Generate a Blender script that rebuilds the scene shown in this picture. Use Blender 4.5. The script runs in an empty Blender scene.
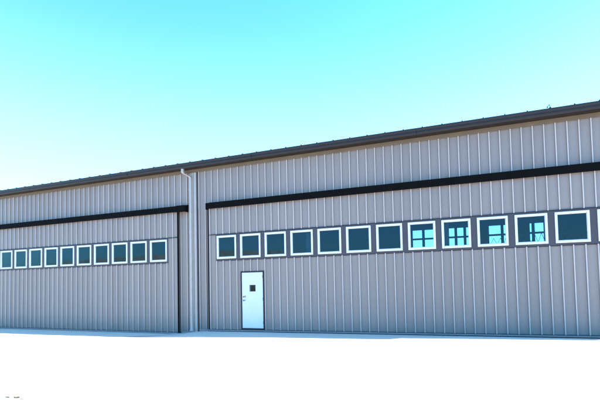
import bpy, bmesh, math, random
from mathutils import Vector, Matrix
random.seed(7)
FT = 0.3048
ZB = 9.2                      # feet: lowest window edge above the apron
C = bpy.context.scene.collection

def V3(x, y, z):              # feet -> metres
    return Vector((x*FT, y*FT, (z+ZB)*FT))

# ------------------------------------------------------------------ materials
def mat(name, col, rough=0.5, metal=0.0, spec=0.5):
    m = bpy.data.materials.new(name); m.use_nodes = True
    b = m.node_tree.nodes['Principled BSDF']
    b.inputs['Base Color'].default_value = (*col, 1)
    b.inputs['Roughness'].default_value = rough
    b.inputs['Metallic'].default_value = metal
    b.inputs['Specular IOR Level'].default_value = spec
    return m, m.node_tree, b

def N(nt, t, **kw):
    n = nt.nodes.new(t)
    for k, v in kw.items():
        if k.startswith('i_'): n.inputs[k[2:].replace('_', ' ')].default_value = v
        else: setattr(n, k, v)
    return n

def siding(name, col, rough, var=0.09):
    """painted ribbed steel: sheet-to-sheet tone change, soft grime, oil canning"""
    m, nt, b = mat(name, col, rough, 0.0, 0.35)
    geo = N(nt, 'ShaderNodeNewGeometry')
    sep = N(nt, 'ShaderNodeSeparateXYZ'); nt.links.new(geo.outputs['Position'], sep.inputs[0])
    d = N(nt, 'ShaderNodeMath', operation='DIVIDE'); d.inputs[1].default_value = 3*FT
    nt.links.new(sep.outputs['X'], d.inputs[0])
    fl = N(nt, 'ShaderNodeMath', operation='FLOOR'); nt.links.new(d.outputs[0], fl.inputs[0])
    wn = N(nt, 'ShaderNodeTexWhiteNoise', noise_dimensions='1D'); nt.links.new(fl.outputs[0], wn.inputs['W'])
    mp = N(nt, 'ShaderNodeMapping'); mp.inputs['Scale'].default_value = (5.0, 5.0, 0.35)
    nt.links.new(geo.outputs['Position'], mp.inputs[0])
    no = N(nt, 'ShaderNodeTexNoise'); no.inputs['Scale'].default_value = 1.6; no.inputs['Detail'].default_value = 5
    nt.links.new(mp.outputs[0], no.inputs['Vector'])
    ad = N(nt, 'ShaderNodeMath', operation='ADD'); nt.links.new(wn.outputs['Value'], ad.inputs[0]); nt.links.new(no.outputs['Fac'], ad.inputs[1])
    mr = N(nt, 'ShaderNodeMapRange'); mr.inputs['From Max'].default_value = 2
    mr.inputs['To Min'].default_value = 1-var; mr.inputs['To Max'].default_value = 1+var
    nt.links.new(ad.outputs[0], mr.inputs[0])
    mx = N(nt, 'ShaderNodeVectorMath', operation='SCALE')
    # splash dirt: patchy dust film thrown up on the lowest foot and a half
    dz = N(nt, 'ShaderNodeMapRange'); dz.inputs['From Min'].default_value = .55; dz.inputs['From Max'].default_value = -.1
    nt.links.new(sep.outputs['Z'], dz.inputs[0])
    nd = N(nt, 'ShaderNodeTexNoise'); nd.inputs['Scale'].default_value = 3.5; nd.inputs['Detail'].default_value = 6
    nt.links.new(geo.outputs['Position'], nd.inputs['Vector'])
    dm = N(nt, 'ShaderNodeMath', operation='MULTIPLY'); nt.links.new(dz.outputs[0], dm.inputs[0]); nt.links.new(nd.outputs['Fac'], dm.inputs[1])
    dc = N(nt, 'ShaderNodeMixRGB'); dc.inputs[1].default_value = (*col, 1); dc.inputs[2].default_value = (.13, .12, .105, 1)
    nt.links.new(dm.outputs[0], dc.inputs[0]); nt.links.new(dc.outputs[0], mx.inputs[0])
    nt.links.new(mr.outputs[0], mx.inputs['Scale']); nt.links.new(mx.outputs[0], b.inputs['Base Color'])
    rr = N(nt, 'ShaderNodeMapRange'); rr.inputs['To Min'].default_value = rough-.06; rr.inputs['To Max'].default_value = rough+.08
    nt.links.new(no.outputs['Fac'], rr.inputs[0]); nt.links.new(rr.outputs[0], b.inputs['Roughness'])
    n2 = N(nt, 'ShaderNodeTexNoise'); n2.inputs['Scale'].default_value = 1.3; n2.inputs['Detail'].default_value = 2
    mp2 = N(nt, 'ShaderNodeMapping'); mp2.inputs['Scale'].default_value = (3.0, 3.0, 0.8)
    nt.links.new(geo.outputs['Position'], mp2.inputs[0]); nt.links.new(mp2.outputs[0], n2.inputs['Vector'])
    bp = N(nt, 'ShaderNodeBump'); bp.inputs['Strength'].default_value = 0.5; bp.inputs['Distance'].default_value = 0.006
    nt.links.new(n2.outputs['Fac'], bp.inputs['Height']); nt.links.new(bp.outputs[0], b.inputs['Normal'])
    return m

def noisy(name, c0, c1, scale, rough=0.6, bump=0.0, detail=6, spec=0.5, metal=0.0):
    m, nt, b = mat(name, c0, rough, metal, spec)
    geo = N(nt, 'ShaderNodeNewGeometry')
    no = N(nt, 'ShaderNodeTexNoise'); no.inputs['Scale'].default_value = scale; no.inputs['Detail'].default_value = detail
    nt.links.new(geo.outputs['Position'], no.inputs['Vector'])
    cr = N(nt, 'ShaderNodeValToRGB')
    cr.color_ramp.elements[0].position = .3; cr.color_ramp.elements[0].color = (*c0, 1)
    cr.color_ramp.elements[1].position = .7; cr.color_ramp.elements[1].color = (*c1, 1)
    nt.links.new(no.outputs['Fac'], cr.inputs[0]); nt.links.new(cr.outputs[0], b.inputs['Base Color'])
    if bump:
        bp = N(nt, 'ShaderNodeBump'); bp.inputs['Strength'].default_value = .6; bp.inputs['Distance'].default_value = bump
        nt.links.new(no.outputs['Fac'], bp.inputs['Height']); nt.links.new(bp.outputs[0], b.inputs['Normal'])
    return m

M = {}
M['siding'] = siding('grey_siding', (0.235, 0.190, 0.164), 0.42)
M['crest'] = siding('rib_crest_highlight', (0.46, 0.385, 0.34), 0.5)   # bright highlight line put into the colour of every rib crest
M['interior'] = noisy('interior_liner', (.016, .018, .022), (.022, .024, .03), 2, .9)
M['trim'] = noisy('dark_trim', (.014, .013, .018), (.02, .019, .024), 6, .55, spec=.3)
M['band'] = noisy('band_paint', (.042, .032, .036), (.048, .037, .041), 3, .45)
M['rail'] = noisy('rail_paint', (.003, .0025, .0025), (.004, .0035, .0035), 5, .8, spec=.06)
M['roof'] = noisy('bronze_roof', (.010, .0085, .010), (.013, .0105, .012), 3, .45, spec=.35)
M['soffit'] = noisy('bronze_soffit', (.012, .010, .010), (.018, .014, .013), 4, .6)
M['eave'] = noisy('eave_glow_tan', (.12, .082, .048), (.145, .10, .06), 3, .6)  # warm bounce glow under the eave, put into the trim's colour
M['white'] = noisy('white_vinyl', (.64, .60, .54), (.68, .64, .58), 4, .4)
M['doorpaint'] = noisy('white_door_paint', (.55, .57, .58), (.60, .61, .61), 2.5, .4)
M['spout'] = noisy('pale_spout', (.34, .29, .25), (.38, .325, .285), 4, .35)
M['seal'] = noisy('rubber_seal', (.015, .015, .018), (.03, .03, .033), 9, .8)
M['steel'] = noisy('brushed_steel', (.10, .10, .11), (.14, .14, .15), 20, .4, metal=.8)
M['baserail'] = noisy('base_rail', (.17, .15, .14), (.20, .18, .17), 5, .4)
M['slab'] = noisy('hangar_slab', (.05, .05, .05), (.07, .07, .07), 1.5, .6)
M['leaf'] = noisy('weed_leaf', (.09, .10, .04), (.15, .15, .07), 30, .7)
M['cable'] = noisy('cable_black', (.03, .025, .03), (.05, .04, .045), 20, .6)
M['yellow'] = noisy('yellow_paint', (.62, .56, .24), (.68, .62, .34), 8, .7)
M['vegetation'] = noisy('far_vegetation', (.18, .24, .23), (.27, .32, .29), .02, .9)
M['field'] = noisy('dry_field', (.13, .14, .07), (.26, .23, .13), .02, .9)

def glass():
    m = bpy.data.materials.new('window_glass'); m.use_nodes = True
    nt = m.node_tree; nt.nodes.clear()
    out = N(nt, 'ShaderNodeOutputMaterial')
    # Schlick reflectance that is the same from both sides of a thin pane
    g0 = N(nt, 'ShaderNodeNewGeometry')
    dp = N(nt, 'ShaderNodeVectorMath', operation='DOT_PRODUCT'); nt.links.new(g0.outputs['Incoming'], dp.inputs[0]); nt.links.new(g0.outputs['Normal'], dp.inputs[1])
    ab = N(nt, 'ShaderNodeMath', operation='ABSOLUTE'); nt.links.new(dp.outputs['Value'], ab.inputs[0])
    om = N(nt, 'ShaderNodeMath', operation='SUBTRACT'); om.inputs[0].default_value = 1; nt.links.new(ab.outputs[0], om.inputs[1])
    pw = N(nt, 'ShaderNodeMath', operation='POWER'); pw.inputs[1].default_value = 5; nt.links.new(om.outputs[0], pw.inputs[0])
    fr = N(nt, 'ShaderNodeMath', operation='MULTIPLY_ADD'); fr.inputs[1].default_value = .957; fr.inputs[2].default_value = .021
    nt.links.new(pw.outputs[0], fr.inputs[0])
    tr = N(nt, 'ShaderNodeBsdfTransparent'); tr.inputs[0].default_value = (.72, .86, .95, 1)
    gl = N(nt, 'ShaderNodeBsdfGlossy'); gl.inputs['Roughness'].default_value = 0.01
    gl.inputs['Color'].default_value = (1, 1, 1, 1)
    geo = N(nt, 'ShaderNodeNewGeometry')
    no = N(nt, 'ShaderNodeTexNoise'); no.inputs['Scale'].default_value = 1.4; no.inputs['Detail'].default_value = 1
    nt.links.new(geo.outputs['Position'], no.inputs['Vector'])
    bp = N(nt, 'ShaderNodeBump'); bp.inputs['Strength'].default_value = .2; bp.inputs['Distance'].default_value = .0008
    nt.links.new(no.outputs['Fac'], bp.inputs['Height']); nt.links.new(bp.outputs[0], gl.inputs['Normal'])
    mx = N(nt, 'ShaderNodeMixShader')
    nt.links.new(fr.outputs[0], mx.inputs[0]); nt.links.new(tr.outputs[0], mx.inputs[1]); nt.links.new(gl.outputs[0], mx.inputs[2])
    nt.links.new(mx.outputs[0], out.inputs[0])
    return m
M['glass'] = glass()

def concrete():
    m, nt, b = mat('apron_concrete', (.5, .48, .44), .85, 0, .3)
    geo = N(nt, 'ShaderNodeNewGeometry')
    n1 = N(nt, 'ShaderNodeTexNoise'); n1.inputs['Scale'].default_value = .35; n1.inputs['Detail'].default_value = 8
    n2 = N(nt, 'ShaderNodeTexNoise'); n2.inputs['Scale'].default_value = 14; n2.inputs['Detail'].default_value = 4
    for n in (n1, n2): nt.links.new(geo.outputs['Position'], n.inputs['Vector'])
    ad = N(nt, 'ShaderNodeMath', operation='ADD'); nt.links.new(n1.outputs['Fac'], ad.inputs[0]); nt.links.new(n2.outputs['Fac'], ad.inputs[1])
    cr = N(nt, 'ShaderNodeValToRGB'); mr = N(nt, 'ShaderNodeMath', operation='MULTIPLY'); mr.inputs[1].default_value = .5
    nt.links.new(ad.outputs[0], mr.inputs[0]); nt.links.new(mr.outputs[0], cr.inputs[0])
    cr.color_ramp.elements[0].position = .3; cr.color_ramp.elements[0].color = (.44, .365, .30, 1)
    cr.color_ramp.elements[1].position = .7; cr.color_ramp.elements[1].color = (.54, .455, .38, 1)
    # saw-cut joints every 15 ft
    sep = N(nt, 'ShaderNodeSeparateXYZ'); nt.links.new(geo.outputs['Position'], sep.inputs[0])
    last = None
    for ax in ('X', 'Y'):
        pp = N(nt, 'ShaderNodeMath', operation='PINGPONG'); pp.inputs[1].default_value = 7.5*FT
        o = N(nt, 'ShaderNodeMath', operation='ADD'); o.inputs[1].default_value = 2.6
        nt.links.new(sep.outputs[ax], o.inputs[0]); nt.links.new(o.outputs[0], pp.inputs[0])
        lt = N(nt, 'ShaderNodeMath', operation='LESS_THAN'); lt.inputs[1].default_value = .004
        nt.links.new(pp.outputs[0], lt.inputs[0])
        if last is None: last = lt
        else:
            mm = N(nt, 'ShaderNodeMath', operation='MAXIMUM'); nt.links.new(last.outputs[0], mm.inputs[0]); nt.links.new(lt.outputs[0], mm.inputs[1]); last = mm
    mix = N(nt, 'ShaderNodeMixRGB'); mix.inputs[2].default_value = (.22, .21, .19, 1)
    nt.links.new(last.outputs[0], mix.inputs[0]); nt.links.new(cr.outputs[0], mix.inputs[1]); nt.links.new(mix.outputs[0], b.inputs['Base Color'])
    bp = N(nt, 'ShaderNodeBump'); bp.inputs['Strength'].default_value = .3; bp.inputs['Distance'].default_value = .004
    nt.links.new(n2.outputs['Fac'], bp.inputs['Height']); nt.links.new(bp.outputs[0], b.inputs['Normal'])
    return m
M['concrete'] = concrete()

# ------------------------------------------------------------------ mesh helpers
class MB:
    def __init__(s): s.v = []; s.f = []
    def add(s, vs, fs):
        o = len(s.v); s.v += [V3(*p) for p in vs]; s.f += [tuple(i+o for i in f) for f in fs]
    def box(s, x0, x1, y0, y1, z0, z1, z0b=None):
        z0b = z0 if z0b is None else z0b        # bottom height at x1 (sloping foot)
        s.add([(x0,y0,z0),(x1,y0,z0b),(x1,y1,z0b),(x0,y1,z0),(x0,y0,z1),(x1,y0,z1),(x1,y1,z1),(x0,y1,z1)],
              [(0,3,2,1),(4,5,6,7),(0,1,5,4),(1,2,6,5),(2,3,7,6),(3,0,4,7)])
    def prism_x(s, prof, x0, x1):                # closed (y,z) profile swept along x
        n = len(prof)
        s.add([(x0,y,z) for y,z in prof]+[(x1,y,z) for y,z in prof],
              [tuple(range(n))[::-1], tuple(range(n, 2*n))]+[(i,(i+1)%n,(i+1)%n+n,i+n) for i in range(n)])
    def sweep(s, pts, w, d):                     # rectangular pipe through pts
        rings = []
        for p in pts:
            rings.append([(p[0]-w/2,p[1]-d/2,p[2]),(p[0]+w/2,p[1]-d/2,p[2]),(p[0]+w/2,p[1]+d/2,p[2]),(p[0]-w/2,p[1]+d/2,p[2])])
        vs = [v for r in rings for v in r]; fs = [(3,2,1,0)]
        for k in range(len(rings)-1):
            a = k*4; b = a+4
            fs += [(a+i, a+(i+1)%4, b+(i+1)%4, b+i) for i in range(4)]
        n = len(vs); fs.append((n-4,n-3,n-2,n-1)); s.add(vs, fs)
    def cyl(s, p, axis, r, h, n=16, r2=None):    # short cylinder starting at p along axis 'x','y','z'
        r2 = r if r2 is None else r2
        vs = []
        for k, rr in ((0, r), (1, r2)):
            for i in range(n):
                a = 2*math.pi*i/n; c, d = math.cos(a)*rr, math.sin(a)*rr
                q = {'y': (c, k*h, d), 'x': (k*h, c, d), 'z': (c, d, k*h)}[axis]
                vs.append((p[0]+q[0], p[1]+q[1], p[2]+q[2]))
        s.add(vs, [tuple(range(n)), tuple(range(n, 2*n))[::-1]]+[(i, (i+1)%n, (i+1)%n+n, i+n) for i in range(n)])
    def build(s, name, m, parent=None, bevel=0, mats=None, org=None):
        me = bpy.data.meshes.new(name)
        org = org or Vector((0, 0, 0))
        me.from_pydata([v-org for v in s.v], [], s.f); me.materials.append(M[m]); me.update()
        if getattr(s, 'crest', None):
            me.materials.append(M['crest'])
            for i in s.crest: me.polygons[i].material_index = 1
        bm = bmesh.new(); bm.from_mesh(me); bmesh.ops.recalc_face_normals(bm, faces=bm.faces); bm.to_mesh(me); bm.free()
        o = bpy.data.objects.new(name, me); C.objects.link(o); o.location = org
        if parent: o.parent = parent
        if bevel:
            b = o.modifiers.new('b', 'BEVEL'); b.width = bevel*FT; b.segments = 2; b.limit_method = 'ANGLE'
        return o

def tag(o, label=None, cat=None, group=None, kind=None):
    if label: o['label'] = label
    if cat: o['category'] = cat
    if group: o['group'] = group
    if kind: o['kind'] = kind
    return o

# ------------------------------------------------------------------ ground heights (feet, relative)
def lerp(tbl, x):
    if x <= tbl[0][0]: return tbl[0][1]
    for (a, za), (b, zb) in zip(tbl, tbl[1:]):
        if x <= b: return za+(zb-za)*(x-a)/(b-a)
    return tbl[-1][1]
def foot(x):          # underside of the door sheets and wall sheets
    return -9.08+(x+33)*.0069 if x > -36 else -9.6
def g_wall(x):
    return lerp([(-200,-9.86),(-40,-9.84),(-38,-9.74),(-35,-9.44),(-33,-9.36),(10,-9.08),(60,-9.0)], x)
def g_out(x):
    return lerp([(-200,-9.95),(-59,-9.95),(-41,-9.82),(-32,-9.55),(-22,-9.32),(-9.2,-9.14),(-8.2,-9.0),(10,-8.68),(60,-8.6)], x)
def ground_z(x, y):
    if y > -.3: return g_wall(x)
    t = min(1, (-.3-y)/4.2); z = g_wall(x)*(1-t)+g_out(x)*t
    u = max(0, min(1, (-y-6)/14)); u = u*u*(3-2*u)
    return z*(1-u)+(-9.35+(x/200)*.25)*u

# ------------------------------------------------------------------ setting
me = MB(); R = 9000
me.add([(-R,-R,-10.6),(R,-R,-10.6),(R,R,-10.6),(-R,R,-10.6)], [(0,1,2,3)])
tag(me.build('ground', 'field'), kind='structure')

ap = MB()
xs = [-190,-150,-120]+[-100+i*2 for i in range(26)]+[-48+i for i in range(61)]+[14+i*4 for i in range(12)]+[75,100,150]
ys = [-180,-140,-100,-70,-50,-40,-30,-24,-20,-18,-16,-14,-12,-10,-8,-6,-4.5,-3.5,-2.5,-1.5,-.3,.5,1.2]
vs = [(x,y,ground_z(x,y)) for y in ys for x in xs]; nx = len(xs)
fs = [(j*nx+i,j*nx+i+1,(j+1)*nx+i+1,(j+1)*nx+i) for j in range(len(ys)-1) for i in range(nx-1)]
ap.add(vs, fs)
apo = ap.build('apron', 'concrete'); tag(apo, kind='structure')
for p in apo.data.polygons: p.use_smooth = True

# yellow taxi line, sheet 4 mm above the concrete
yl = MB()
L = [(-50.5,-21),(-47.6,-15.6),(-45.2,-11),(-43.2,-7.3)]
vs = []
for i, (x, y) in enumerate(L):
    for dy in (.22, -.22): vs.append((x, y+dy, ground_z(x, y+dy)+.03))
yl.add(vs, [(2*i,2*i+1,2*i+3,2*i+2) for i in range(len(L)-1)])
tag(yl.build('painted_line', 'yellow'), kind='structure')

# sealed joint where the left slab meets the ramp of the right bay
sj = MB(); J = [(-52,-5.9),(-47.7,-5.36),(-44.0,-4.73),(-40.3,-3.38),(-38.0,-1.25),(-36.6,-.72)]; vs = []
for i, (x, y) in enumerate(J):
    hw = .08+.05*math.sin(i*2.3)**2
    for dx, dy in ((-hw*.5, hw), (hw*.5, -hw)): vs.append((x+dx, y+dy, ground_z(x+dx, y+dy)+.02))
sj.add(vs, [(2*i,2*i+1,2*i+3,2*i+2) for i in range(len(J)-1)])
tag(sj.build('slab_joint', 'seal'), kind='structure')

# low wooded hills all round the airfield
hl = MB(); n = 600; rings = [(1500,0),(1620,.55),(1750,.95),(1950,.9),(2400,0)]
hts = []
for i in range(n):
    a = 2*math.pi*i/n
    hts.append(lerp([(0,100),(200,80),(214,86),(221,115),(229.6,132),(240,150),(254,138),(270,112),(360,100)], math.degrees(a))+1.5*math.sin(17*a)+.8*math.sin(41*a+2)+random.uniform(-.8,.8))
vs = []
for rr, k in rings:
    for i in range(n):
        a = 2*math.pi*i/n; q = rr*(1+.03*math.sin(9*a))
        vs.append((math.cos(a)*q, math.sin(a)*q, -10.9+hts[i]*k+(random.uniform(-3,3) if k else 0)))
fs = [(j*n+i, j*n+(i+1)%n, (j+1)*n+(i+1)%n, (j+1)*n+i) for j in range(len(rings)-1) for i in range(n)]
hl.add(vs, fs); tag(hl.build('hills', 'vegetation'), kind='structure')

# ------------------------------------------------------------------ the hangar
XL, XR, DEP = -106.0, 29.0, 60.0
ZW = 12.35                     # wall top under the eave
hangar = bpy.data.objects.new('aircraft_hangar', None); C.objects.link(hangar)
hangar.location = V3(-37, 0, -9.2)
tag(hangar, 'long grey ribbed metal aircraft hangar with dark roof edge and two wide sliding doors', 'hangar')

def part(mb, name, m, parent=hangar, bevel=0, label=None):
    o = mb.build(name, m, None, bevel)
    o.parent = parent
    # keep the world place: parents carry only translations
    t = Vector((0,0,0)); q = parent
    while q: t += q.location; q = q.parent
    o.location = -t
    if label: o['label'] = label
    return o

RH = .15
def profile(x0, x1, y):
    """ribbed sheet outline seen from above: ribs every foot, low stiffeners between"""
    pts = [(x0, y)]
    k = math.floor(x0)-1
    while k < x1+1:
        c = k+.84
        for dx, h in ((-.10,0),(-.05,RH),(.05,RH),(.10,0),
                      (.32,0),(.345,.006),(.385,.006),(.41,0),(.59,0),(.615,.006),(.655,.006),(.68,0)):
            x = c+dx
            if x0 < x < x1: pts.append((x, y-h))
        k += 1
    pts.append((x1, y)); return pts
def sheet(mb, x0, x1, y, zb, zt):
    p = profile(x0, x1, y); n = len(p)
    f0 = zb if callable(zb) else (lambda x: zb); f1 = zt if callable(zt) else (lambda x: zt)
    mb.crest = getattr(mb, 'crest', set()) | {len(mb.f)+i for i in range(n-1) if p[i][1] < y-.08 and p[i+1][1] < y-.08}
    vs = [(x, yy, f0(x)) for x, yy in p]+[(x, yy, f1(x)) for x, yy in p]
    fs = [(i, i+1, n+i+1, n+i) for i in range(n-1)]
    # the sheet is closed with a back face so that it has thickness
    vs += [(x0, y+.12, f0(x0)), (x1, y+.12, f0(x1)), (x1, y+.12, f1(x1)), (x0, y+.12, f1(x0))]
    b = 2*n
    fs += [(b+1, b, b+3, b+2), tuple(range(n))[::-1]+(b, b+1), tuple(range(n, 2*n))+(b+2, b+3), (0, n, b+3, b), (n-1, b+1, b+2, 2*n-1)]
    mb.add(vs, fs)

YW = .5                        # wall sheets stand half a foot behind the doors
RZ0, RZ1 = 6.62, 7.44          # track hood
DL0, DL1 = -99.4, -38.35       # left door
DR0, DR1 = -33.55, 25.0        # right door
w = MB()
sheet(w, XL, XR, YW, RZ0+.3, ZW)
sheet(w, DL1-.6, -35.55, YW, -9.62, RZ0+.3)
sheet(w, -35.40, DR0+.6, YW, -9.25, RZ0+.3)
sheet(w, DR1-.6, XR, YW, -8.9, RZ0+.3)
sheet(w, XL, DL0+.6, YW, -9.62, RZ0+.3)
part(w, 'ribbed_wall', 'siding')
# side and rear walls with openings for the rear windows
rear = [(-15.9, [2.2, 2.2]), (-8.1, [1.75, 1.35, 1.35]), (1.1, [2.4, 2.0]), (9.35, [.35, 1.7])]
rear.sort(); GAP = .62; RZB, RZT = 4.6, 8.72
iw = MB(); x = XL+.3
for xa, cols in rear:
    wd = sum(cols)+GAP*(len(cols)-1)
    iw.box(x, xa-.25, DEP, DEP+.4, -10.2, ZW+4.6)
    iw.box(xa-.25, xa+wd+.25, DEP, DEP+.4, -10.2, RZB-.25); iw.box(xa-.25, xa+wd+.25, DEP, DEP+.4, RZT+.25, ZW+4.6)
    x = xa+wd+.25
iw.box(x, XR-.3, DEP, DEP+.4, -10.2, ZW+4.6)
part(iw, 'rear_wall', 'interior')
for xa, cols in rear:
    wd = sum(cols)+GAP*(len(cols)-1)
    fr = MB(); fr.box(xa-.25, xa, DEP-.05, DEP+.45, RZB-.25, RZT+.25); fr.box(xa+wd, xa+wd+.25, DEP-.05, DEP+.45, RZB-.25, RZT+.25)
    fr.box(xa, xa+wd, DEP-.05, DEP+.45, RZB-.25, RZB); fr.box(xa, xa+wd, DEP-.05, DEP+.45, RZT, RZT+.25)
    q = xa
    zc = (RZB+RZT)/2-.05
    for i, c in enumerate(cols):
        if i: fr.box(q-GAP, q, DEP, DEP+.4, RZB, RZT)
        fr.box(q, q+c, DEP+.05, DEP+.35, zc-.24, zc+.2)
        q += c+GAP
    f = part(fr, 'rear_window', 'trim')
    g = MB(); g.box(xa, xa+wd, DEP+.18, DEP+.21, RZB, RZT); part(g, 'window_pane', 'glass', f)
for xx, nm in ((XL, 'side_wall'), (XR-.3, 'side_wall')):
    s_ = MB(); s_.add([(xx,YW+.13,-10.2),(xx+.3,YW+.13,-10.2),(xx+.3,DEP+.4,-10.2),(xx,DEP+.4,-10.2),
                       (xx,YW+.13,ZW-.02),(xx+.3,YW+.13,ZW-.02),(xx+.3,DEP+.4,ZW+4.5),(xx,DEP+.4,ZW+4.5)],
                      [(0,3,2,1),(4,5,6,7),(0,1,5,4),(1,2,6,5),(2,3,7,6),(3,0,4,7)])
    part(s_, nm, 'siding')
fl = MB(); fl.box(XL+.3, XR-.3, .66, DEP, -10.2, -9.0); part(fl, 'floor_slab', 'slab')
# partition between the two bays
pt = MB(); pt.box(-36.4, -36.0, .66, DEP-.1, -9.0, ZW-.1); part(pt, 'partition_wall', 'interior')

# roof: low-pitched deck rising away from the eave, with standing seams two feet apart
YE = -.9                       # eave line
def rz(y): return 12.98+(y-YE)/12.0
rf = MB()
rf.add([(XL-.8,YE,rz(YE)-.3),(XR+.8,YE,rz(YE)-.3),(XR+.8,DEP+1,rz(DEP+1)-.3),(XL-.8,DEP+1,rz(DEP+1)-.3),
        (XL-.8,YE,rz(YE)),(XR+.8,YE,rz(YE)),(XR+.8,DEP+1,rz(DEP+1)),(XL-.8,DEP+1,rz(DEP+1))],
       [(0,3,2,1),(4,5,6,7),(0,1,5,4),(1,2,6,5),(2,3,7,6),(3,0,4,7)])
x = XL+.35
while x < XR:
    a, b = x-.05, x+.05
    rf.add([(a,YE-.12,rz(YE)+.004),(b,YE-.12,rz(YE)+.004),(b,DEP+1,rz(DEP+1)+.004),(a,DEP+1,rz(DEP+1)+.004),
            (a+.01,YE-.12,rz(YE)+.10),(b-.01,YE-.12,rz(YE)+.10),(b-.01,DEP+1,rz(DEP+1)+.10),(a+.01,DEP+1,rz(DEP+1)+.10)],
           [(0,3,2,1),(4,5,6,7),(0,1,5,4),(1,2,6,5),(2,3,7,6),(3,0,4,7)])
    x += 2
part(rf, 'standing_seam_roof', 'roof')
# gutter / eave trim in 20-foot lengths with slightly uneven joints
gp = [(-.33,12.34),(-.74,12.34),(-.80,12.42),(-.84,12.62),(-.97,12.80),(-.99,12.90),(-.99,12.985),(-.915,12.985),(-.915,12.6),(-.33,12.6)]
gt = MB(); x = XL-.8; k = 0
while x < XR+.8:
    x1 = min(x+20.1, XR+.8); e = random.uniform(-.012, .012)
    gt.prism_x([(y+e*.5, z+e) for y, z in gp], x, x1-.02); x = x1
part(gt, 'gutter', 'roof')
sf = MB(); sf.box(XL-.7, XR+.7, -.33, YW+.02, ZW+.02, ZW+.10); part(sf, 'soffit', 'soffit')
fc = MB(); fc.box(XL-.7, XR+.7, -.32, -.20, ZW+.11, 12.63); part(fc, 'fascia', 'soffit')
jt = MB(); jt.prism_x([(YW-.20,ZW-.01),(YW-.16,ZW-.01),(YW-.16,ZW-.44),(YW-.20,ZW-.42)], XL, XR); part(jt, 'eave_glow_trim', 'eave')  # tan strip at the wall top, painted as warm light off the ground

# downspout with offset elbow and foot
ds = MB()
ds.sweep([(-37.12,-.52,12.36),(-37.12,-.52,11.95),(-37.05,-.42,11.72),(-36.5,.10,11.36),(-36.38,.20,11.2),(-36.38,.20,-8.9),(-36.32,.10,-9.15),(-36.2,-.25,-9.38)], .33, .30)
d = part(ds, 'downspout', 'spout', bevel=.03)
for z in (9.5, 3.8, -2.5, -7.6):
    b_ = MB(); b_.box(-36.58,-36.18,.03,.345,z,z+.12); part(b_, 'strap', 'spout', d)
tr = MB(); tr.box(-36.02,-35.62,YW-.13,YW-.02,-9.55,ZW-.45); tr.box(-36.7,-36.06,YW-.05,YW-.02,-9.55,ZW-.45)
part(tr, 'joint_trim', 'spout')
tr = MB(); tr.box(-35.53,-35.43,YW-.12,YW+.1,-9.5,ZW-.45); part(tr, 'expansion_joint', 'band')
bs = MB()
bs.box(DL1+.12,-35.62,YW-.16,YW-.01,-9.80,-9.52); bs.box(-35.3,DR0-.2,YW-.16,YW-.01,-9.42,-9.15)
part(bs, 'base_trim', 'baserail')

# track hoods
for a, b in ((-101, -36.95), (-33.6, 27)):
    h = MB(); h.prism_x([(YW-.02,RZ1+.18),(-.22,RZ1),(-.36,RZ1-.03),(-.36,RZ0),(-.30,RZ0),(-.30,RZ1-.1),(YW-.02,RZ1+.06)], a, b)
    # seams and end plate
    e = b if a < -50 else a
    h.box(e-.03, e+.03, -.40, YW-.13, RZ0-.04, RZ1-.02)
    if a < -50: h.box(-38.35, -36.97, -.40, -.37, RZ0-.06, RZ1+.03)
    part(h, 'track_hood', 'rail')

# ------------------------------------------------------------------ sliding doors
PITCH, WW = 3.5, 2.88
def win_frame(x0):
    f = MB(); t = .195
    for (a, b, c, d) in ((x0, x0+WW, 0, t+.03), (x0, x0+WW, 3-t, 3), (x0, x0+t, t+.03, 3-t), (x0+WW-t, x0+WW, t+.03, 3-t)):
        f.box(a, b, -.17, .06, c, d)
    t2 = t+.05                  # inner bead
    for (a, b, c, d) in ((x0+t, x0+WW-t, t+.03, t+.08), (x0+t, x0+WW-t, 3-t-.05, 3-t), (x0+t, x0+t+.05, t+.08, 3-t-.05), (x0+WW-t-.05, x0+WW-t, t+.08, 3-t-.05)):
        f.box(a, b, -.08, .03, c, d)
    return f

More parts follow.
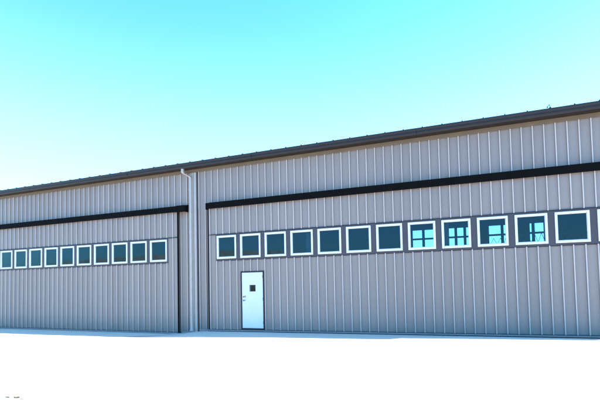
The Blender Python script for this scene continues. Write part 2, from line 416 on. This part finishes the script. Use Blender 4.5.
def door(X0, X1, w0, nwin, label, entry=None, footf=foot):
    BL, BH = -.22, 3.20         # window band
    wl, wr = w0-.20, w0+(nwin-1)*PITCH+WW+.20
    s = MB()
    T = .13                     # edge post
    sheet(s, X0+T, X1-T, 0, BH+.03, RZ0+.25)
    sheet(s, X0+T, wl, 0, BL, BH-.05); sheet(s, wr, X1-T, 0, BL, BH-.05)
    lo = (lambda x: footf(x))
    if entry:
        a, b, zt = entry
        sheet(s, X0+T, a, 0, lo, BL-.002); sheet(s, b, X1-T, 0, lo, BL-.002); sheet(s, a, b, 0, zt, BL-.002)
    else:
        sheet(s, X0+T, X1-T, 0, lo, BL-.002)
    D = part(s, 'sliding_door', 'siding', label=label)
    bd = MB()                   # dark band behind and between the windows
    bd.box(wl, wr, -.045, .10, BL, .05); bd.box(wl, wr, -.045, .10, 2.95, BH)
    xs_ = [w0+i*PITCH for i in range(nwin)]
    prev = wl
    for x_ in xs_:
        bd.box(prev, x_+.05, -.045, .10, .05, 2.95); prev = x_+WW-.05
    bd.box(prev, wr, -.045, .10, .05, 2.95)
    part(bd, 'window_band', 'band', D)
    tl = MB()
    tl.box(X0+T, X1-T, -.12, -.003-.045, BH-.03, BH+.05); tl.box(wl, wr, -.10, -.048, BL-.06, BL+.01)
    part(tl, 'drip_trim', 'trim', D)
    for a_ in (X0, X1-T):
        ep = MB(); ep.box(a_, a_+T, -.05, .12, footf(a_)-.1, RZ0+.25); part(ep, 'edge_post', 'rail', D)
    segs = [(X0+T, X1-T)] if not entry else [(X0+T, entry[0]), (entry[0], entry[1]), (entry[1], X1-T)]
    br = MB()
    for a, b in segs: 
        za, zb = footf(a), footf(b)
        for (y0, y1, t0, t1) in ((-.15, .10, -.20, -.05),):
            br.add([(a,y0,za+t0),(b,y0,zb+t0),(b,y1,zb+t0),(a,y1,za+t0),(a,y0,za+t1),(b,y0,zb+t1),(b,y1,zb+t1),(a,y1,za+t1)],
                   [(0,3,2,1),(4,5,6,7),(0,1,5,4),(1,2,6,5),(2,3,7,6),(3,0,4,7)])
    part(br, 'bottom_rail', 'baserail', D)
    sl = MB()
    for a, b in ((X0, X1),):
        za, zb = footf(a), footf(b)
        for (y0, y1, t0, t1) in ((-.06, .12, -.42, -.21), (-.075, .08, -.048, .01)):
            sl.add([(a,y0,za+t0),(b,y0,zb+t0),(b,y1,zb+t0),(a,y1,za+t0),(a,y0,za+t1),(b,y0,zb+t1),(b,y1,zb+t1),(a,y1,za+t1)],
                   [(0,3,2,1),(4,5,6,7),(0,1,5,4),(1,2,6,5),(2,3,7,6),(3,0,4,7)])
    part(sl, 'bottom_seal', 'seal', D)
    f0 = part(win_frame(xs_[0]), 'window_frame', 'white', D, bevel=.02)
    g = MB(); g.box(xs_[0]+.2, xs_[0]+WW-.2, -.03, -.01, .2, 2.8)
    g0 = part(g, 'window_pane', 'glass', D)
    for x_ in xs_[1:]:
        for o in (f0, g0):
            c = o.copy(); C.objects.link(c); c.parent = D; c.location = o.location+Vector(((x_-xs_[0])*FT, 0, 0))
            if o is g0:         # panes never sit perfectly true in their frames
                pass
    return D

door(DL0, DL1, -43.08-15*PITCH, 16, 'left sliding door with a row of square windows and no entry door')
ex0, ex1 = -28.66, -25.34
dr = door(DR0, DR1, -32.12, 16, 'right sliding door with a row of square windows and a white entry door', entry=(ex0, ex1, -1.70))
# entry door in the right sliding door
ef = MB(); ft = foot(-27)
ef.box(ex0, -28.5, -.09, .12, ft+.02, -1.86); ef.box(-25.5, ex1, -.09, .12, ft+.02, -1.86); ef.box(ex0, ex1, -.09, .12, -1.86, -1.70)
ef.box(-28.5, -25.5, -.14, .12, ft+.02, -8.86)
part(ef, 'entry_door_frame', 'trim', dr, bevel=.01)
el = MB(); vx0, vx1, vz0, vz1 = -27.32, -26.60, -4.22, -3.50
a, b, c, d_ = -28.47, -25.53, -8.84, -1.89
for q in ((a, vx0, c, d_), (vx1, b, c, d_), (vx0, vx1, c, vz0), (vx0, vx1, vz1, d_)): el.box(q[0], q[1], -.06, .08, q[2], q[3])
part(el, 'entry_door', 'doorpaint', dr, label='white steel entry door with a small square pane')
vp = MB()
for q in ((vx0-.05, vx1+.05, vz0-.05, vz0+.03), (vx0-.05, vx1+.05, vz1-.03, vz1+.05), (vx0-.05, vx0+.03, vz0+.03, vz1-.03), (vx1-.03, vx1+.05, vz0+.03, vz1-.03)):
    vp.box(q[0], q[1], -.085, -.062, q[2], q[3])
part(vp, 'pane_frame', 'trim', dr)
vp = MB(); vp.box(vx0+.03, vx1-.03, -.01, .01, vz0+.03, vz1-.03); part(vp, 'entry_door_pane', 'glass', dr)
kb = MB(); kb.cyl((-28.27,-.062,-5.38),'y',.10,-.03,20); kb.cyl((-28.27,-.09,-5.38),'y',.035,-.13,12)
kb.box(-28.30,-27.90,-.24,-.20,-5.41,-5.35); part(kb, 'door_handle', 'steel', dr, bevel=.008)
kb = MB(); kb.cyl((-28.27,-.062,-4.93),'y',.09,-.06,20); kb.cyl((-28.27,-.121,-4.93),'y',.04,-.02,12); part(kb, 'deadbolt', 'steel', dr)
kp = MB(); kp.box(-28.10,-27.98,-.09,-.062,-5.0,-4.78); part(kp, 'lock_plate', 'steel', dr)
for z in (-2.6, -5.4, -8.3):
    hg = MB(); hg.cyl((-25.515,-.085,z),'z',.035,.34,10); part(hg, 'hinge', 'steel', dr)

# lattice truss spanning the rear of the right bay
tb = MB(); yT = 50; z0, z1 = 3.75, 5.6
tb.box(.2, 28, yT, yT+.2, z0-.12, z0); tb.box(3.0, 28, yT, yT+.12, z1, z1+.1)
def bar(mb, x0, z0_, x1, z1_, y0, y1, t=.09):
    dx, dz = x1-x0, z1_-z0_; l = math.hypot(dx, dz); nx_, nz_ = -dz/l*t/2, dx/l*t/2
    mb.add([(x0-nx_,y0,z0_-nz_),(x1-nx_,y0,z1_-nz_),(x1-nx_,y1,z1_-nz_),(x0-nx_,y1,z0_-nz_),(x0+nx_,y0,z0_+nz_),(x1+nx_,y0,z1_+nz_),(x1+nx_,y1,z1_+nz_),(x0+nx_,y1,z0_+nz_)],
           [(0,3,2,1),(4,5,6,7),(0,1,5,4),(1,2,6,5),(2,3,7,6),(3,0,4,7)])
x = 1.2; k = 0
while x < 27:
    top = z1 if x > 3 else 5.0
    bar(tb, x, z0, x+.62, top, yT, yT+.12); bar(tb, x+.62, top, x+1.24, z0, yT+.13, yT+.25)
    x += 1.24
part(tb, 'lattice_truss', 'spout')
# interior frames of the bays
for xx in (-20, -4, 14):
    pf = MB(); pf.box(xx, xx+.5, 1.2, DEP-.2, ZW-1.4, ZW-.9); pf.box(xx, xx+.5, .9, 1.7, -9.0, ZW-1.4); part(pf, 'steel_frame', 'trim')

# ------------------------------------------------------------------ small things
# bent cable stub standing on the roof edge
ac = MB()
K = .5
pts = [(6.3+(x_-6.42)*K, -.8, 12.98+(z_-12.98)*K) for x_, z_ in ((6.42,12.98),(6.44,13.2),(6.44,13.62),(6.38,13.78),(6.24,13.74),(6.10,13.52),(6.02,13.36))]
ac.cyl((6.3,-.8,12.98),'z',.11,.12,10,.07)
for p, q in zip(pts, pts[1:]): bar(ac, p[0], p[2], q[0], q[2], -.83, -.77, .05)
ac.box(6.05,6.16,-.86,-.74,13.12,13.21)
ob = ac.build('vent_hook', 'cable')
tag(ob, 'small dark bent hook standing on the hangar roof edge at the right', 'roof fitting')

# weeds growing out of the concrete joint at the lower left
def weed(name, x, y, r, h, n, label, group):
    g = MB(); z = ground_z(x, y)
    for i in range(n):
        a = random.uniform(0, 6.283); rr = random.uniform(.0, .35)*r
        bx, by = x+math.cos(a)*rr*1.8, y+math.sin(a)*rr*.8
        l = random.uniform(.5, 1)*r; hh = random.uniform(.4, 1)*h; wv = .022
        tx, ty = bx+math.cos(a)*l*1.3, by+math.sin(a)*l*.6
        mx_, my_ = (bx+tx)/2, (by+ty)/2
        px, py = -math.sin(a)*wv, math.cos(a)*wv
        g.add([(bx-px,by-py,z),(bx+px,by+py,z),(mx_+px,my_+py,z+hh*.8),(mx_-px,my_-py,z+hh*.8),(tx,ty,z+hh)], [(0,1,2,3),(3,2,4)])
    o = g.build(name, 'leaf'); tag(o, label, 'weed', group)
gname = 'weeds in the concrete joint'
weed('weed', -24.94, -32.25, .16, .05, 45, 'small sparse weed in the pale concrete, leftmost at the lower left corner', gname)
weed('weed', -24.32, -32.15, .2, .06, 80, 'dense green weed in the pale concrete beside the smaller left one', gname)
weed('weed', -23.77, -32.25, .16, .03, 30, 'low flat weed in the pale concrete to the right of the dense one', gname)

# ------------------------------------------------------------------ camera (solved from the window grid)
yaw, pitch, roll, f, shy = 0.395342464, 0.0445238342, -0.0206520104, 443.629, 63.149
D, h = 49.0909525, -3.3166
F = Vector((-math.sin(yaw)*math.cos(pitch), math.cos(yaw)*math.cos(pitch), math.sin(pitch)))
r = Vector((math.cos(yaw), math.sin(yaw), 0)); u = r.cross(F)
r2 = r*math.cos(roll)+u*math.sin(roll); u2 = u*math.cos(roll)-r*math.sin(roll)
cd = bpy.data.cameras.new('camera'); cam = bpy.data.objects.new('camera', cd); C.objects.link(cam)
cam.matrix_world = Matrix.Translation(V3(0, -D, h)) @ Matrix((r2, u2, -F)).transposed().to_4x4()
cd.sensor_width = 36; cd.lens = f/600*36; cd.shift_y = shy/600; cd.clip_end = 10000
bpy.context.scene.camera = cam

# ------------------------------------------------------------------ light
AZ, EL = 9.6, 45.0             # degrees behind the wall line towards +x, elevation
sd = bpy.data.lights.new('sun', 'SUN'); so = bpy.data.objects.new('sun', sd); C.objects.link(so)
sd.energy = 5.0; sd.angle = math.radians(.53); sd.color = (1, .955, .89)
dirv = Vector((math.cos(math.radians(AZ))*math.cos(math.radians(EL)), math.sin(math.radians(AZ))*math.cos(math.radians(EL)), math.sin(math.radians(EL))))
so.rotation_euler = dirv.to_track_quat('Z', 'Y').to_euler()
wd_ = bpy.data.worlds.new('World'); bpy.context.scene.world = wd_; wd_.use_nodes = True
nt = wd_.node_tree; bg = nt.nodes['Background']
sky = nt.nodes.new('ShaderNodeTexSky'); sky.sky_type = 'NISHITA'; sky.sun_disc = False
sky.sun_elevation = math.radians(EL); sky.sun_rotation = math.radians(90-AZ)
sky.air_density = 1.0; sky.dust_density = 2.0; sky.ozone_density = 3.0; sky.altitude = 300
tint = nt.nodes.new('ShaderNodeMixRGB'); tint.blend_type = 'MULTIPLY'; tint.inputs[0].default_value = 1   # deep clear-air blue-green
tint.inputs[2].default_value = (.46, 1.30, 1.85, 1)
nt.links.new(sky.outputs[0], tint.inputs[1]); # pale haze low in the sky
tc = nt.nodes.new('ShaderNodeTexCoord'); sp = nt.nodes.new('ShaderNodeSeparateXYZ'); nt.links.new(tc.outputs['Generated'], sp.inputs[0])
hz = nt.nodes.new('ShaderNodeMapRange'); hz.interpolation_type = 'SMOOTHSTEP'
hz.inputs['From Min'].default_value = .60; hz.inputs['From Max'].default_value = .12
hz.inputs['To Min'].default_value = 0; hz.inputs['To Max'].default_value = 1.15
nt.links.new(sp.outputs['Z'], hz.inputs[0])
ad = nt.nodes.new('ShaderNodeVectorMath'); ad.operation = 'MULTIPLY_ADD'; ad.inputs[1].default_value = (1.05, .5, .35)
nt.links.new(hz.outputs[0], ad.inputs[0]); nt.links.new(tint.outputs[0], ad.inputs[2]); # haze is thicker on the sunward half of the sky
fy = nt.nodes.new('ShaderNodeMapRange'); fy.interpolation_type = 'SMOOTHSTEP'
fy.inputs['From Min'].default_value = -.3; fy.inputs['From Max'].default_value = .4
nt.links.new(sp.outputs['Y'], fy.inputs[0])
hm = nt.nodes.new('ShaderNodeMath'); hm.operation = 'MULTIPLY'; nt.links.new(hz.outputs[0], hm.inputs[0]); nt.links.new(fy.outputs[0], hm.inputs[1])
nt.links.new(hm.outputs[0], ad.inputs[0])
# aureole round the sun
dt = nt.nodes.new('ShaderNodeVectorMath'); dt.operation = 'DOT_PRODUCT'; dt.inputs[1].default_value = dirv
nt.links.new(tc.outputs['Generated'], dt.inputs[0])
mx0 = nt.nodes.new('ShaderNodeMath'); mx0.operation = 'MAXIMUM'; mx0.inputs[1].default_value = 0; nt.links.new(dt.outputs['Value'], mx0.inputs[0])
pw0 = nt.nodes.new('ShaderNodeMath'); pw0.operation = 'POWER'; pw0.inputs[1].default_value = 16; nt.links.new(mx0.outputs[0], pw0.inputs[0])
au = nt.nodes.new('ShaderNodeVectorMath'); au.operation = 'MULTIPLY_ADD'; au.inputs[1].default_value = (7, 6.8, 6.5)
nt.links.new(pw0.outputs[0], au.inputs[0]); nt.links.new(ad.outputs[0], au.inputs[2]); nt.links.new(au.outputs[0], bg.inputs[0])
bg.inputs[1].default_value = .115
s = bpy.context.scene
s.view_settings.view_transform = 'Standard'; s.view_settings.look = 'None'; s.view_settings.exposure = 1.9; s.view_settings.gamma = 1
s.view_settings.use_curve_mapping = False
